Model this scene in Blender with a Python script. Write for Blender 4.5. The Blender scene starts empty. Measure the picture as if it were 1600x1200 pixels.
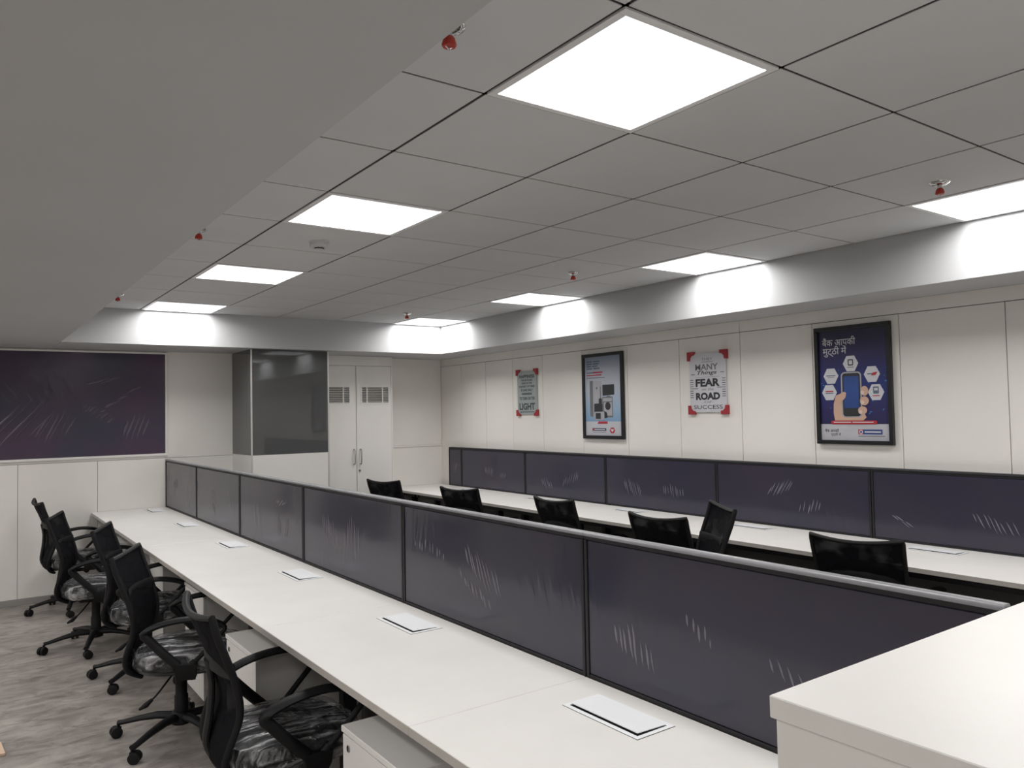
import bpy, bmesh, math, random
from mathutils import Vector, Matrix

random.seed(7)
scene = bpy.context.scene
COL = scene.collection
PI = math.pi

# ------------------------------------------------------------------ camera
H = 2.54                                   # tile ceiling height, floor at 0
YAW, PITCH, ROLL = 0.62090, 0.036539, -0.019388
F_PX = 1210.16
cam_data = bpy.data.cameras.new('camera')
cam_data.sensor_width = 36.0
cam_data.lens = F_PX * 36.0 / 1600.0
cam_data.clip_start = 0.02
cam = bpy.data.objects.new('camera', cam_data)
COL.objects.link(cam)
fw = Vector((math.sin(YAW) * math.cos(PITCH), math.cos(YAW) * math.cos(PITCH), math.sin(PITCH)))
rt = Vector((math.cos(YAW), -math.sin(YAW), 0))
up = rt.cross(fw)
r2 = rt * math.cos(ROLL) + up * math.sin(ROLL)
u2 = -rt * math.sin(ROLL) + up * math.cos(ROLL)
M = Matrix((r2, u2, -fw)).transposed().to_4x4()
M.translation = Vector((-1.27392, -1.89176, 1.58867))
cam.matrix_world = M
scene.camera = cam

# ------------------------------------------------------------------ world and exposure
world = bpy.data.worlds.new('world')
scene.world = world
world.use_nodes = True
world.node_tree.nodes['Background'].inputs[0].default_value = (0.02, 0.02, 0.022, 1)
world.node_tree.nodes['Background'].inputs[1].default_value = 1.0
scene.view_settings.view_transform = 'Standard'
scene.view_settings.look = 'None'
scene.view_settings.gamma = 1.0
scene.view_settings.use_curve_mapping = False
scene.view_settings.exposure = 0.72
PANEL_EMIT = 0.9                           # glow of the LED diffuser sheet itself
LAMP_WATT = 7.6                            # each LED panel's lamp
LAMP_SPREAD = math.radians(168)            # beam of the microprismatic panels


# ------------------------------------------------------------------ materials
def new_mat(name):
    m = bpy.data.materials.new(name)
    m.use_nodes = True
    nt = m.node_tree
    return m, nt, nt.nodes['Principled BSDF'], nt.nodes['Material Output']


def node(nt, kind, **kw):
    n = nt.nodes.new(kind)
    for k, v in kw.items():
        setattr(n, k, v)
    return n


def coords(nt, scale=(1, 1, 1), rot=(0, 0, 0), rand=False, kind='Object'):
    tc = node(nt, 'ShaderNodeTexCoord')
    mp = node(nt, 'ShaderNodeMapping')
    mp.inputs['Scale'].default_value = scale
    mp.inputs['Rotation'].default_value = rot
    src = tc.outputs[kind]
    if rand:
        oi = node(nt, 'ShaderNodeObjectInfo')
        mul = node(nt, 'ShaderNodeMath', operation='MULTIPLY')
        mul.inputs[1].default_value = 37.0
        nt.links.new(oi.outputs['Random'], mul.inputs[0])
        add = node(nt, 'ShaderNodeVectorMath', operation='ADD')
        nt.links.new(src, add.inputs[0])
        nt.links.new(mul.outputs[0], add.inputs[1])
        src = add.outputs[0]
    nt.links.new(src, mp.inputs['Vector'])
    return mp.outputs['Vector']


def noise(nt, vec, scale, detail=3, rough=0.5, dist=0.0):
    n = node(nt, 'ShaderNodeTexNoise')
    n.inputs['Scale'].default_value = scale
    n.inputs['Detail'].default_value = detail
    n.inputs['Roughness'].default_value = rough
    n.inputs['Distortion'].default_value = dist
    nt.links.new(vec, n.inputs['Vector'])
    return n.outputs['Fac']


def ramp(nt, fac, stops):
    r = node(nt, 'ShaderNodeValToRGB')
    e = r.color_ramp.elements
    while len(e) > 1:
        e.remove(e[-1])
    e[0].position, e[0].color = stops[0][0], (*stops[0][1], 1)
    for p, c in stops[1:]:
        x = e.new(p)
        x.color = (*c, 1)
    nt.links.new(fac, r.inputs['Fac'])
    return r.outputs['Color']


def bump(nt, height, strength, dist, target):
    b = node(nt, 'ShaderNodeBump')
    b.inputs['Strength'].default_value = strength
    b.inputs['Distance'].default_value = dist
    nt.links.new(height, b.inputs['Height'])
    nt.links.new(b.outputs['Normal'], target)


def mix2(a, b, t):
    return tuple(x + (y - x) * t for x, y in zip(a, b))


def plain(name, col, rough=0.5, metal=0.0, var=0.06, scale=6.0, spec=0.5, fine=0.0, coat=0.0):
    """principled paint / laminate / plastic with a little procedural unevenness"""
    m, nt, p, out = new_mat(name)
    v = coords(nt)
    n = noise(nt, v, scale, 4)
    c = ramp(nt, n, [(0.3, tuple(x * (1 - var) for x in col)), (0.7, tuple(min(1, x * (1 + var)) for x in col))])
    nt.links.new(c, p.inputs['Base Color'])
    p.inputs['Roughness'].default_value = rough
    p.inputs['Metallic'].default_value = metal
    p.inputs['Specular IOR Level'].default_value = spec
    p.inputs['Coat Weight'].default_value = coat
    if fine:
        n2 = noise(nt, v, 220, 2)
        bump(nt, n2, fine, 0.001, p.inputs['Normal'])
    return m


def film_mat(name, base, slants, axis='Y', coat_rough=0.15, strength=0.6, base2=None, thresh=0.55, freq=42.0):
    """dark board under a loosely stretched clear protective film: creases in slanted clusters"""
    m, nt, p, out = new_mat(name)
    v0 = coords(nt, (1, 1, 1), rand=True)
    blotch = noise(nt, v0, 2.2, 3)
    b2 = base2 or tuple(min(1, x * 1.25) for x in base)
    nt.links.new(ramp(nt, blotch, [(0.35, base), (0.7, b2)]), p.inputs['Base Color'])
    p.inputs['Roughness'].default_value = 0.6
    p.inputs['Coat Weight'].default_value = 0.75
    p.inputs['Coat Roughness'].default_value = coat_rough
    p.inputs['Coat IOR'].default_value = 1.45
    total = None
    for q, sl in enumerate(slants):
        v = coords(nt, (1, 1, 1), (sl, 0, 0) if axis == 'Y' else (0, sl, 0), rand=True)
        sc = node(nt, 'ShaderNodeVectorMath', operation='MULTIPLY')
        nt.links.new(v, sc.inputs[0])
        sc.inputs[1].default_value = (1.0, freq, 2.4) if axis == 'Y' else (freq, 1.0, 2.4)
        streak = noise(nt, sc.outputs[0], 1.0, 1, 0.4, 0.1)
        sr = ramp(nt, streak, [(0.46, (0, 0, 0)), (0.60, (1, 1, 1))])
        off = node(nt, 'ShaderNodeVectorMath', operation='ADD')
        nt.links.new(v, off.inputs[0])
        off.inputs[1].default_value = (7.3 * q, 5.1 * q, 3.7 * q)
        mask = noise(nt, off.outputs[0], 2.8, 1)
        mr = ramp(nt, mask, [(thresh, (0, 0, 0)), (thresh + 0.16, (1, 1, 1))])
        mul = node(nt, 'ShaderNodeMath', operation='MULTIPLY')
        nt.links.new(sr, mul.inputs[0])
        nt.links.new(mr, mul.inputs[1])
        if total is None:
            total = mul.outputs[0]
        else:
            ad = node(nt, 'ShaderNodeMath', operation='ADD')
            nt.links.new(total, ad.inputs[0])
            nt.links.new(mul.outputs[0], ad.inputs[1])
            total = ad.outputs[0]
    big = noise(nt, coords(nt, (3, 3, 3), rand=True), 1.0, 1)
    add = node(nt, 'ShaderNodeMath', operation='MULTIPLY_ADD')
    nt.links.new(big, add.inputs[0])
    add.inputs[1].default_value = 0.3
    nt.links.new(total, add.inputs[2])
    bump(nt, add.outputs[0], strength, 0.008, p.inputs['Coat Normal'])
    return m


WHITE_LAM = plain('white_laminate', (0.82, 0.80, 0.77), 0.42, var=0.02, scale=3)
DESK_LAM = plain('desk_laminate', (0.82, 0.80, 0.77), 0.38, var=0.025, scale=5, fine=0.02)
DESK_EDGE = plain('desk_edge_band', (0.52, 0.49, 0.45), 0.5, var=0.04)
WALL_LAM = plain('cream_wall_laminate', (0.85, 0.825, 0.78), 0.45, var=0.02, scale=2)
WALL_GAP = plain('panel_joint_shadow_gap', (0.20, 0.18, 0.16), 0.8)
WHITE_PAINT = plain('white_ceiling_paint', (0.50, 0.505, 0.515), 0.75, var=0.02, scale=1.5, spec=0.2)
TILE_MAT = plain('ceiling_tile_board', (0.60, 0.605, 0.615), 0.85, var=0.02, scale=2, spec=0.15)
TEE_DARK = plain('ceiling_grid_recess', (0.03, 0.03, 0.032), 0.6)
LIGHT_FRAME = plain('light_frame_white', (0.75, 0.75, 0.76), 0.4)
BLACK_PL = plain('black_plastic', (0.006, 0.006, 0.007), 0.55, var=0.2, scale=30, spec=0.28)
BLACK_FAB = plain('black_fabric', (0.006, 0.006, 0.008), 0.85, var=0.25, scale=60, spec=0.2, fine=0.2)
DARK_METAL = plain('dark_powder_coated_metal', (0.018, 0.0175, 0.02), 0.5, var=0.1, spec=0.35)
GREY_PANEL = plain('grey_modesty_board', (0.12, 0.118, 0.115), 0.6, var=0.05)
ALU = plain('grey_anodised_cap', (0.24, 0.24, 0.255), 0.35, metal=0.0, var=0.05, scale=40)
STEEL = plain('satin_steel', (0.42, 0.42, 0.40), 0.3, metal=1.0, var=0.05)
CHROME = plain('chrome', (0.62, 0.62, 0.62), 0.12, metal=1.0, var=0.02)
TRIM_STEEL = plain('pale_corner_trim', (0.62, 0.61, 0.60), 0.35, metal=0.3, var=0.02)
RED_PL = plain('red_plastic', (0.42, 0.03, 0.025), 0.45, var=0.1)
RED_CLIP = plain('red_corner_clip', (0.36, 0.028, 0.035), 0.5, var=0.1)
ORANGE_RED = plain('sprinkler_red_cap', (0.42, 0.035, 0.02), 0.4, var=0.1)
SMOKE_WHITE = plain('detector_white', (0.55, 0.55, 0.56), 0.5, var=0.03)
DARK_HOLE_SHADE = plain('dark_hole', (0.012, 0.012, 0.012), 0.8)  # also the shade colour of the cable flap plates
LID_WHITE = plain('flap_white', (0.86, 0.87, 0.89), 0.5, var=0.02)
SKIRT = plain('grey_skirting', (0.30, 0.29, 0.28), 0.5, var=0.05)
PLY = plain('beige_board', (0.62, 0.45, 0.33), 0.7, var=0.1, scale=12)
SCREEN_FILM = film_mat('partition_board_under_film', (0.015, 0.0135, 0.038), (math.radians(16), math.radians(-9)), 'Y',
                       0.14, 0.10, (0.027, 0.020, 0.042), 0.52, 30.0)
CREASE = plain('raised_film_crease', (0.19, 0.18, 0.21), 0.22, var=0.1, scale=20)
PIN_CREASE = plain('raised_purple_film_crease', (0.13, 0.105, 0.14), 0.18, var=0.1, scale=20)  # paler than the board to put the folds' highlights into the colour
PIN_FILM = film_mat('purple_pinboard_under_film', (0.024, 0.021, 0.050), (math.radians(36), math.radians(20)), 'X',
                    0.16, 0.22, (0.050, 0.019, 0.058), 0.56, 15.0)


def glass_mat():
    m, nt, p, out = new_mat('grey_back_painted_glass')
    n = noise(nt, coords(nt), 2, 2)
    nt.links.new(ramp(nt, n, [(0.3, (0.090, 0.091, 0.093)), (0.7, (0.096, 0.097, 0.099))]), p.inputs['Base Color'])
    p.inputs['Roughness'].default_value = 0.03
    p.inputs['Specular IOR Level'].default_value = 0.55
    return m


GREY_GLASS = glass_mat()


def floor_mat():
    m, nt, p, out = new_mat('grey_stone_floor_tile')
    v = coords(nt, (1.0, 1.5, 1.0), (0, 0, 0.25), rand=True)
    big = noise(nt, v, 4.5, 7, 0.62, 0.9)
    c1 = ramp(nt, big, [(0.28, (0.19, 0.172, 0.157)), (0.5, (0.30, 0.272, 0.25)), (0.75, (0.42, 0.383, 0.35))])
    v2 = coords(nt, (1.6, 3.0, 1.0), (0, 0, 0.3), rand=True)
    vein = noise(nt, v2, 3.0, 5, 0.65, 1.2)
    c2 = ramp(nt, vein, [(0.36, (0.55, 0.53, 0.5)), (0.52, (1, 1, 1)), (0.68, (1.0, 0.99, 0.97))])
    mx = node(nt, 'ShaderNodeMix', data_type='RGBA', blend_type='MULTIPLY')
    mx.inputs[0].default_value = 0.8
    nt.links.new(c1, mx.inputs[6])
    nt.links.new(c2, mx.inputs[7])
    nt.links.new(mx.outputs[2], p.inputs['Base Color'])
    p.inputs['Roughness'].default_value = 0.42
    return m


FLOOR_TILE = floor_mat()
GROUT = plain('pale_grout', (0.55, 0.52, 0.48), 0.8)


def emit_mat():
    m, nt, p, out = new_mat('led_diffuser')
    n = noise(nt, coords(nt), 3.5, 2)
    c = ramp(nt, n, [(0.25, (0.93, 0.94, 0.98)), (0.75, (1.0, 0.995, 1.0))])
    e = node(nt, 'ShaderNodeEmission')
    e.inputs['Strength'].default_value = PANEL_EMIT
    nt.links.new(c, e.inputs['Color'])
    nt.links.new(e.outputs[0], out.inputs['Surface'])
    return m


EMIT = emit_mat()


def mesh_fabric():
    m, nt, p, out = new_mat('black_see_through_mesh')
    p.inputs['Base Color'].default_value = (0.004, 0.004, 0.006, 1)
    p.inputs['Roughness'].default_value = 0.8
    p.inputs['Specular IOR Level'].default_value = 0.1
    v = coords(nt)
    n = noise(nt, v, 9, 2)
    tr = node(nt, 'ShaderNodeBsdfTransparent')
    mx = node(nt, 'ShaderNodeMixShader')
    r = ramp(nt, n, [(0.42, (0.02, 0.02, 0.02)), (0.62, (0.17, 0.17, 0.17))])
    nt.links.new(r, mx.inputs[0])
    nt.links.new(p.outputs[0], mx.inputs[1])
    nt.links.new(tr.outputs[0], mx.inputs[2])
    nt.links.new(mx.outputs[0], out.inputs['Surface'])
    return m


MESH_FAB = mesh_fabric()


def wrap_mat():
    """crumpled clear polythene over a black cushion: milky where it folds double"""
    m, nt, p, out = new_mat('crumpled_clear_plastic')
    p.inputs['Roughness'].default_value = 0.12
    p.inputs['Specular IOR Level'].default_value = 0.9
    v = coords(nt, (5, 34, 12), (0, 0, 0.0), rand=True)
    n1 = noise(nt, v, 1.0, 2, 0.5, 0.9)
    v2 = coords(nt, (16, 16, 12), rand=True)
    n2 = noise(nt, v2, 1.0, 2, 0.5, 1.6)
    add = node(nt, 'ShaderNodeMath', operation='MULTIPLY_ADD')
    nt.links.new(n2, add.inputs[0])
    add.inputs[1].default_value = 0.6
    nt.links.new(n1, add.inputs[2])
    bump(nt, add.outputs[0], 1.0, 0.05, p.inputs['Normal'])
    nt.links.new(ramp(nt, n1, [(0.42, (0.16, 0.16, 0.165)), (0.60, (0.42, 0.42, 0.43)), (0.70, (0.85, 0.85, 0.86))]), p.inputs['Base Color'])  # pale streaks carry highlights and film haze as colour
    tr = node(nt, 'ShaderNodeBsdfTransparent')
    mx = node(nt, 'ShaderNodeMixShader')
    r = ramp(nt, n1, [(0.40, (0.75, 0.75, 0.75)), (0.66, (0.22, 0.22, 0.22))])
    nt.links.new(r, mx.inputs[0])
    nt.links.new(p.outputs[0], mx.inputs[1])
    nt.links.new(tr.outputs[0], mx.inputs[2])
    nt.links.new(mx.outputs[0], out.inputs['Surface'])
    return m


WRAP = wrap_mat()


# ------------------------------------------------------------------ mesh helpers
class MB:
    def __init__(self):
        self.v, self.f = [], []

    def poly(self, pts, faces):
        o = len(self.v)
        self.v += [tuple(p) for p in pts]
        self.f += [tuple(i + o for i in f) for f in faces]

    def box(self, x0, x1, y0, y1, z0, z1):
        self.poly([(x0, y0, z0), (x1, y0, z0), (x1, y1, z0), (x0, y1, z0),
                   (x0, y0, z1), (x1, y0, z1), (x1, y1, z1), (x0, y1, z1)],
                  [(3, 2, 1, 0), (4, 5, 6, 7), (0, 1, 5, 4), (1, 2, 6, 5), (2, 3, 7, 6), (3, 0, 4, 7)])

    def loft(self, rings, closed=True, caps=True):
        n = len(rings[0])
        o = len(self.v)
        for r in rings:
            self.v += [tuple(p) for p in r]
        for i in range(len(rings) - 1):
            for k in range(n if closed else n - 1):
                k2 = (k + 1) % n
                self.f.append((o + i * n + k, o + i * n + k2, o + (i + 1) * n + k2, o + (i + 1) * n + k))
        if caps:
            self.f.append(tuple(o + k for k in reversed(range(n))))
            self.f.append(tuple(o + (len(rings) - 1) * n + k for k in range(n)))

    def tube(self, path, rx, ry=None, n=10, closed=False, side=None):
        """sweep an ellipse along path; rx along 'side' direction, ry across"""
        ry = ry if ry is not None else rx
        P = [Vector(p) for p in path]
        L = len(P)
        rings = []
        for i in range(L):
            a = P[(i - 1) % L] if (closed or i > 0) else P[i]
            b = P[(i + 1) % L] if (closed or i < L - 1) else P[i]
            t = (b - a).normalized()
            s = Vector(side) if side else (Vector((0, 0, 1)) if abs(t.z) < 0.9 else Vector((1, 0, 0)))
            s = (s - t * s.dot(t)).normalized()
            w = t.cross(s)
            qx = rx[i] if isinstance(rx, (list, tuple)) else rx
            qy = ry[i] if isinstance(ry, (list, tuple)) else ry
            rings.append([P[i] + s * (qx * math.cos(2 * PI * k / n)) + w * (qy * math.sin(2 * PI * k / n)) for k in range(n)])
        if closed:
            rings.append(rings[0])
        self.loft(rings, True, not closed)

    def cyl(self, p0, p1, r0, r1=None, n=14):
        self.tube([p0, p1], [r0, r1 if r1 is not None else r0], [r0, r1 if r1 is not None else r0], n)

    def lathe(self, prof, n=20, c=(0, 0, 0)):
        rings = [[(c[0] + r * math.cos(2 * PI * k / n), c[1] + r * math.sin(2 * PI * k / n), c[2] + z) for k in range(n)] for r, z in prof]
        self.loft(rings)

    def mesh(self, name, bevel=0.0, seg=1, smooth=False):
        me = bpy.data.meshes.new(name)
        me.from_pydata(self.v, [], self.f)
        bm = bmesh.new()
        bm.from_mesh(me)
        bmesh.ops.recalc_face_normals(bm, faces=bm.faces)
        if bevel:
            es = [e for e in bm.edges if len(e.link_faces) == 2 and e.calc_face_angle(0) > 0.5]
            bmesh.ops.bevel(bm, geom=es, offset=bevel, segments=seg, profile=0.5, affect='EDGES')
        bm.to_mesh(me)
        bm.free()
        if smooth:
            for p in me.polygons:
                p.use_smooth = True
            try:
                me.set_sharp_from_angle(angle=math.radians(45))
            except Exception:
                pass
        return me


def link(name, me, mat=None, parent=None, loc=(0, 0, 0), rz=0.0):
    o = bpy.data.objects.new(name, me)
    COL.objects.link(o)
    if me is not None and mat is not None and len(me.materials) == 0:
        me.materials.append(mat)
    o.location = loc
    o.rotation_euler = (0, 0, rz)
    if parent is not None:
        o.parent = parent
    return o


def box_obj(name, b, mat, parent=None, bevel=0.0, seg=1, centre=False):
    """box by absolute bounds (x0,x1,y0,y1,z0,z1) relative to the parent; centre: object origin at its middle"""
    mb = MB()
    if centre:
        c = ((b[0] + b[1]) / 2, (b[2] + b[3]) / 2, (b[4] + b[5]) / 2)
        mb.box(b[0] - c[0], b[1] - c[0], b[2] - c[1], b[3] - c[1], b[4] - c[2], b[5] - c[2])
    else:
        c = (0, 0, 0)
        mb.box(*b)
    return link(name, mb.mesh(name, bevel, seg), mat, parent, c)


def tag(o, label, cat, group=None):
    o['label'] = label
    o['category'] = cat
    if group:
        o['group'] = group
    return o


def empty(name, loc=(0, 0, 0), rz=0.0):
    o = bpy.data.objects.new(name, None)
    COL.objects.link(o)
    o.empty_display_size = 0.1
    o.location = loc
    o.rotation_euler = (0, 0, rz)
    return o


def struct(o):
    o['kind'] = 'structure'
    return o


def copy_tree(o, parent=None):
    c = o.copy()
    COL.objects.link(c)
    if parent is not None:
        c.parent = parent
    for ch in list(o.children):
        copy_tree(ch, c)
    return c


# ------------------------------------------------------------------ room dimensions
XL, XR = -4.90, 3.46            # left wall, right wall
YF, YB, YB2 = -3.20, 6.12, 6.20  # wall behind the camera, back wall, back wall of the right alcove
ZS = H - 0.303                  # underside of the dropped soffit
CX0, CX1, CY0, CY1 = -0.592, 3.00, -2.40, 5.40   # ceiling coffer over the desks
BX0, BX1 = -3.95, -1.55          # coffer of an invented bay out of view, added for its fill light
T = 0.60

# ------------------------------------------------------------------ floor
floor = struct(box_obj('floor', (XL - 0.1, XR + 0.1, YF - 0.1, YB2 + 0.1, -0.12, -0.0012), GROUT))
FX, FY = 1.2, 0.775
xs = [XL] + [-3.80 + FX * k for k in range(0, 7) if XL < -3.80 + FX * k < XR] + [XR]
ys = [YF] + [2.645 + FY * k for k in range(-8, 6) if YF < 2.645 + FY * k < YB2] + [YB2]
for i in range(len(xs) - 1):
    for j in range(len(ys) - 1):
        g = 0.0026
        box_obj('floor_tile', (xs[i] + g, xs[i + 1] - g, ys[j] + g, ys[j + 1] - g, -0.010, 0.0), FLOOR_TILE, floor, centre=True)

# ------------------------------------------------------------------ ceiling: plate, tiles, grid, soffits
ceiling = struct(box_obj('ceiling', (XL - 0.1, XR + 0.1, YF - 0.1, YB2 + 0.1, H + 0.10, H + 0.2), WHITE_PAINT))
nrow = round((CY1 - CY0) / T)
mb = MB()
gx, gy = 0.0060, 0.0048
mb.box(-T / 2 + gx, T / 2 - gx, -T / 2 + gy, T / 2 - gy, 0, 0.0032)
tile_me = mb.mesh('ceiling_tile', 0.0006)
for bx0, ncol, lit in ((-0.60, 6, (1, 5)), (BX0, 4, (0, 3))):
    for i in range(ncol):
        for j in range(nrow):
            y0 = CY0 + j * T
            if i in lit and (round(y0 / T) + 1) % 3 == 0:
                continue
            link('ceiling_tile', tile_me, TILE_MAT, ceiling, (bx0 + i * T + T / 2, y0 + T / 2, H))
    for i in range(ncol + 1):
        x = bx0 + i * T
        box_obj('grid_tee', (x - 0.012, x + 0.012, CY0, CY1, H + 0.0034, H + 0.02), TEE_DARK, ceiling)
    for j in range(nrow + 1):
        y = CY0 + j * T
        box_obj('grid_tee', (bx0, bx0 + ncol * T, y - 0.012, y + 0.012, H + 0.0034, H + 0.02), TEE_DARK, ceiling)
for b in ((XL, BX0, YF, YB), (BX1, CX0, YF, YB), (CX1, XR, YF, YB2), (CX0, CX1, CY1, YB2), (CX0, CX1, YF, CY0),
          (BX0, BX1, CY1, YB), (BX0, BX1, YF, CY0)):
    box_obj('soffit', (*b, ZS, H + 0.10), WHITE_PAINT, ceiling, 0.002)

# ------------------------------------------------------------------ walls
wall_right = struct(box_obj('wall_right', (XR + 0.012, XR + 0.14, YF, YB2 + 0.14, 0, H + 0.1), WALL_GAP))
seams = [YF] + [0.6 * k for k in range(-5, 8)] + [4.715, 5.225, 5.74, YB2]
for a, b in zip(seams[:-1], seams[1:]):
    g = 0.0022
    box_obj('wall_panel', (XR, XR + 0.0118, a + g, b - g, 0.0, 2.150), WALL_LAM, wall_right, 0.001, centre=True)
for a, b in zip([YF, -1.2, 1.8, 4.715], [-1.2, 1.8, 4.715, YB2]):
    box_obj('wall_panel', (XR, XR + 0.0118, a + 0.001, b - 0.001, 2.1545, ZS), WALL_LAM, wall_right, 0.001, centre=True)

wall_back = struct(box_obj('wall_back', (XL - 0.1, 1.30, YB + 0.012, YB + 0.18, 0, H + 0.1), WALL_GAP))
bs = [XL] + [-0.85 + 0.617 * k for k in range(-6, 3)] + [0.985]
for a, b in zip(bs[:-1], bs[1:]):
    box_obj('wall_panel', (a + 0.0015, b - 0.0015, YB, YB + 0.0118, 0.055, 1.2135), WALL_LAM, wall_back, 0.001, centre=True)
for a, b in ((XL, -3.3), (-3.3, -1.45), (-1.45, 0.985)):
    box_obj('wall_panel', (a + 0.0005, b - 0.0005, YB, YB + 0.0118, 1.2165, ZS), WALL_LAM, wall_back, 0.001, centre=True)
struct(box_obj('baseboard_back', (XL, 0.985, YB - 0.010, YB + 0.0118, 0.0, 0.054), SKIRT, None, 0.002))

wall_alcove = struct(box_obj('wall_alcove', (1.30, XR + 0.012, YB2 + 0.012, YB2 + 0.14, 0, H + 0.1), WALL_GAP))
box_obj('wall_panel', (1.75, XR, YB2, YB2 + 0.0118, 1.226, ZS), WALL_LAM, wall_alcove, 0.001, centre=True)
box_obj('wall_panel', (1.75, XR, YB2 - 0.004, YB2 + 0.0118, 0.0, 1.206), WALL_LAM, wall_alcove, 0.001, centre=True)
box_obj('ledge_strip', (2.66, XR, YB2 - 0.016, YB2 + 0.0118, 1.207, 1.225), WALL_LAM, wall_alcove, 0.002, centre=True)

struct(box_obj('wall_left', (XL - 0.12, XL, YF, YB + 0.1, 0, H + 0.1), WALL_LAM))
struct(box_obj('wall_front', (XL - 0.12, XR + 0.12, YF - 0.12, YF, 0, H + 0.1), WALL_LAM))

# pillar clad in white laminate below, grey glass above
PX0, PX1, PY0 = 0.978, 1.747, 5.50
pillar = struct(box_obj('wall_pillar', (PX0 + 0.008, PX1 - 0.002, PY0 + 0.008, YB2 + 0.01, 0, ZS), WHITE_LAM))
box_obj('lower_cladding', (PX0 + 0.012, PX1 - 0.010, PY0, PY0 + 0.0078, 0.0, 1.226), WHITE_LAM, pillar, 0.001)
box_obj('lower_cladding', (PX0, PX0 + 0.0078, PY0 + 0.012, YB - 0.001, 0.0, 1.226), WHITE_LAM, pillar, 0.001)
box_obj('glass_panel', (PX0 + 0.012, PX1 - 0.010, PY0, PY0 + 0.0078, 1.229, ZS - 0.002), GREY_GLASS, pillar, 0.0008)
box_obj('glass_panel', (PX0, PX0 + 0.0078, PY0 + 0.012, YB - 0.001, 1.229, ZS - 0.002), GREY_GLASS, pillar, 0.0008)
mb = MB()
mb.box(PX0 - 0.003, PX0 + 0.011, PY0 - 0.003, PY0 + 0.011, 0, ZS - 0.001)
link('corner_trim', mb.mesh('corner_trim', 0.002), TRIM_STEEL, pillar)
box_obj('corner_trim', (PX1 - 0.009, PX1 + 0.006, PY0 - 0.002, PY0 + 0.012, 0, ZS - 0.001), TRIM_STEEL, pillar, 0.002)

# ------------------------------------------------------------------ storage cabinet beside the pillar
CY = 5.95
cab = tag(empty('storage_cabinet', (2.22, CY, 0)), 'tall white cupboard with two louvred vents beside the grey glass pillar', 'cabinet')
ox, oy = 2.22, CY


def cbox(name, b, mat, parent=cab, bevel=0.0015, off=(2.22, 5.95, 0)):
    return box_obj(name, (b[0] - off[0], b[1] - off[0], b[2] - off[1], b[3] - off[1], b[4], b[5]), mat, parent, bevel)


cbox('body', (1.750, 2.684, CY + 0.020, YB2 - 0.005, 0.0, ZS - 0.002), WHITE_LAM)
cbox('fascia', (1.750, 2.684, CY - 0.001, CY + 0.0195, 2.1305, ZS - 0.002), WHITE_LAM)
cbox('side_strip', (2.666, 2.684, CY - 0.002, CY + 0.0195, 0.0, 2.128), WHITE_LAM)
cbox('plinth', (1.752, 2.664, CY + 0.010, CY + 0.0195, 0.0, 0.078), SKIRT)
for dx0, dx1, hx, vx0, vx1 in ((1.832, 2.2425, 2.213, 1.842, 2.183), (2.2505, 2.6645, 2.288, 2.297, 2.648)):
    door = empty('door', (dx0 - ox, 0, 0))
    door.parent = cab
    # door leaf with a real opening for the vent
    me = MB()
    z0, z1, va, vb = 0.08, 2.126, 1.722, 1.898
    w = dx1 - dx0
    a, b = vx0 - dx0 + 0.012, vx1 - dx0 - 0.012
    me.box(0, w, 0, 0.0185, z0, va)
    me.box(0, w, 0, 0.0185, vb, z1)
    me.box(0, a, 0, 0.0185, va, vb)
    me.box(b, w, 0, 0.0185, va, vb)
    bpy.data.objects.remove(door)
    door = link('door', me.mesh('door'), WHITE_LAM, cab, (dx0 - ox, 0, 0))
    gr = MB()
    for s0, s1, t0, t1 in ((a - 0.012, b + 0.012, va - 0.014, va + 0.004), (a - 0.012, b + 0.012, vb - 0.004, vb + 0.014),
                           (a - 0.012, a + 0.004, va + 0.004, vb - 0.004), (b - 0.004, b + 0.012, va + 0.004, vb - 0.004)):
        gr.box(s0, s1, -0.006, 0.001, t0, t1)
    nsl = 9
    for k in range(nsl):
        zc = va + 0.004 + (vb - va - 0.008) * (k + 0.5) / nsl
        gr.poly([(a, -0.004, zc - 0.004), (b, -0.004, zc - 0.004), (b, -0.004, zc - 0.0015), (a, -0.004, zc - 0.0015),
                 (a, 0.010, zc + 0.003), (b, 0.010, zc + 0.003), (b, 0.010, zc + 0.0055), (a, 0.010, zc + 0.0055)],
                [(3, 2, 1, 0), (4, 5, 6, 7), (0, 1, 5, 4), (1, 2, 6, 5), (2, 3, 7, 6), (3, 0, 4, 7)])
    for q in (0.2, 0.77):
        xq = a + (b - a) * q
        gr.box(xq - 0.006, xq + 0.006, -0.005, 0.004, va, vb)
    link('vent_grille', gr.mesh('vent_grille'), WHITE_LAM, door)
    box_obj('vent_backing', (a - 0.002, b + 0.002, 0.0150, 0.0180, va - 0.002, vb + 0.002), DARK_HOLE_SHADE, door)
    hb = MB()
    hxx = hx - dx0
    hb.tube([(hxx, 0.002, 1.060), (hxx, -0.022, 1.062), (hxx, -0.032, 1.074), (hxx, -0.033, 1.14), (hxx, -0.032, 1.206),
             (hxx, -0.022, 1.218), (hxx, 0.002, 1.220)], 0.0065, n=8, side=(1, 0, 0))
    link('handle', hb.mesh('handle', smooth=True), STEEL, door)
    if hx > 2.25:
        lk = MB()
        lk.tube([(0.028, 0.002, 0.99), (0.028, -0.006, 0.99), (0.028, -0.0065, 0.99)], [0.012, 0.012, 0.004], n=14)
        lk.box(0.024, 0.032, -0.016, -0.006, 0.982, 0.998)
        link('lock', lk.mesh('lock', smooth=True), STEEL, door)

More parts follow.
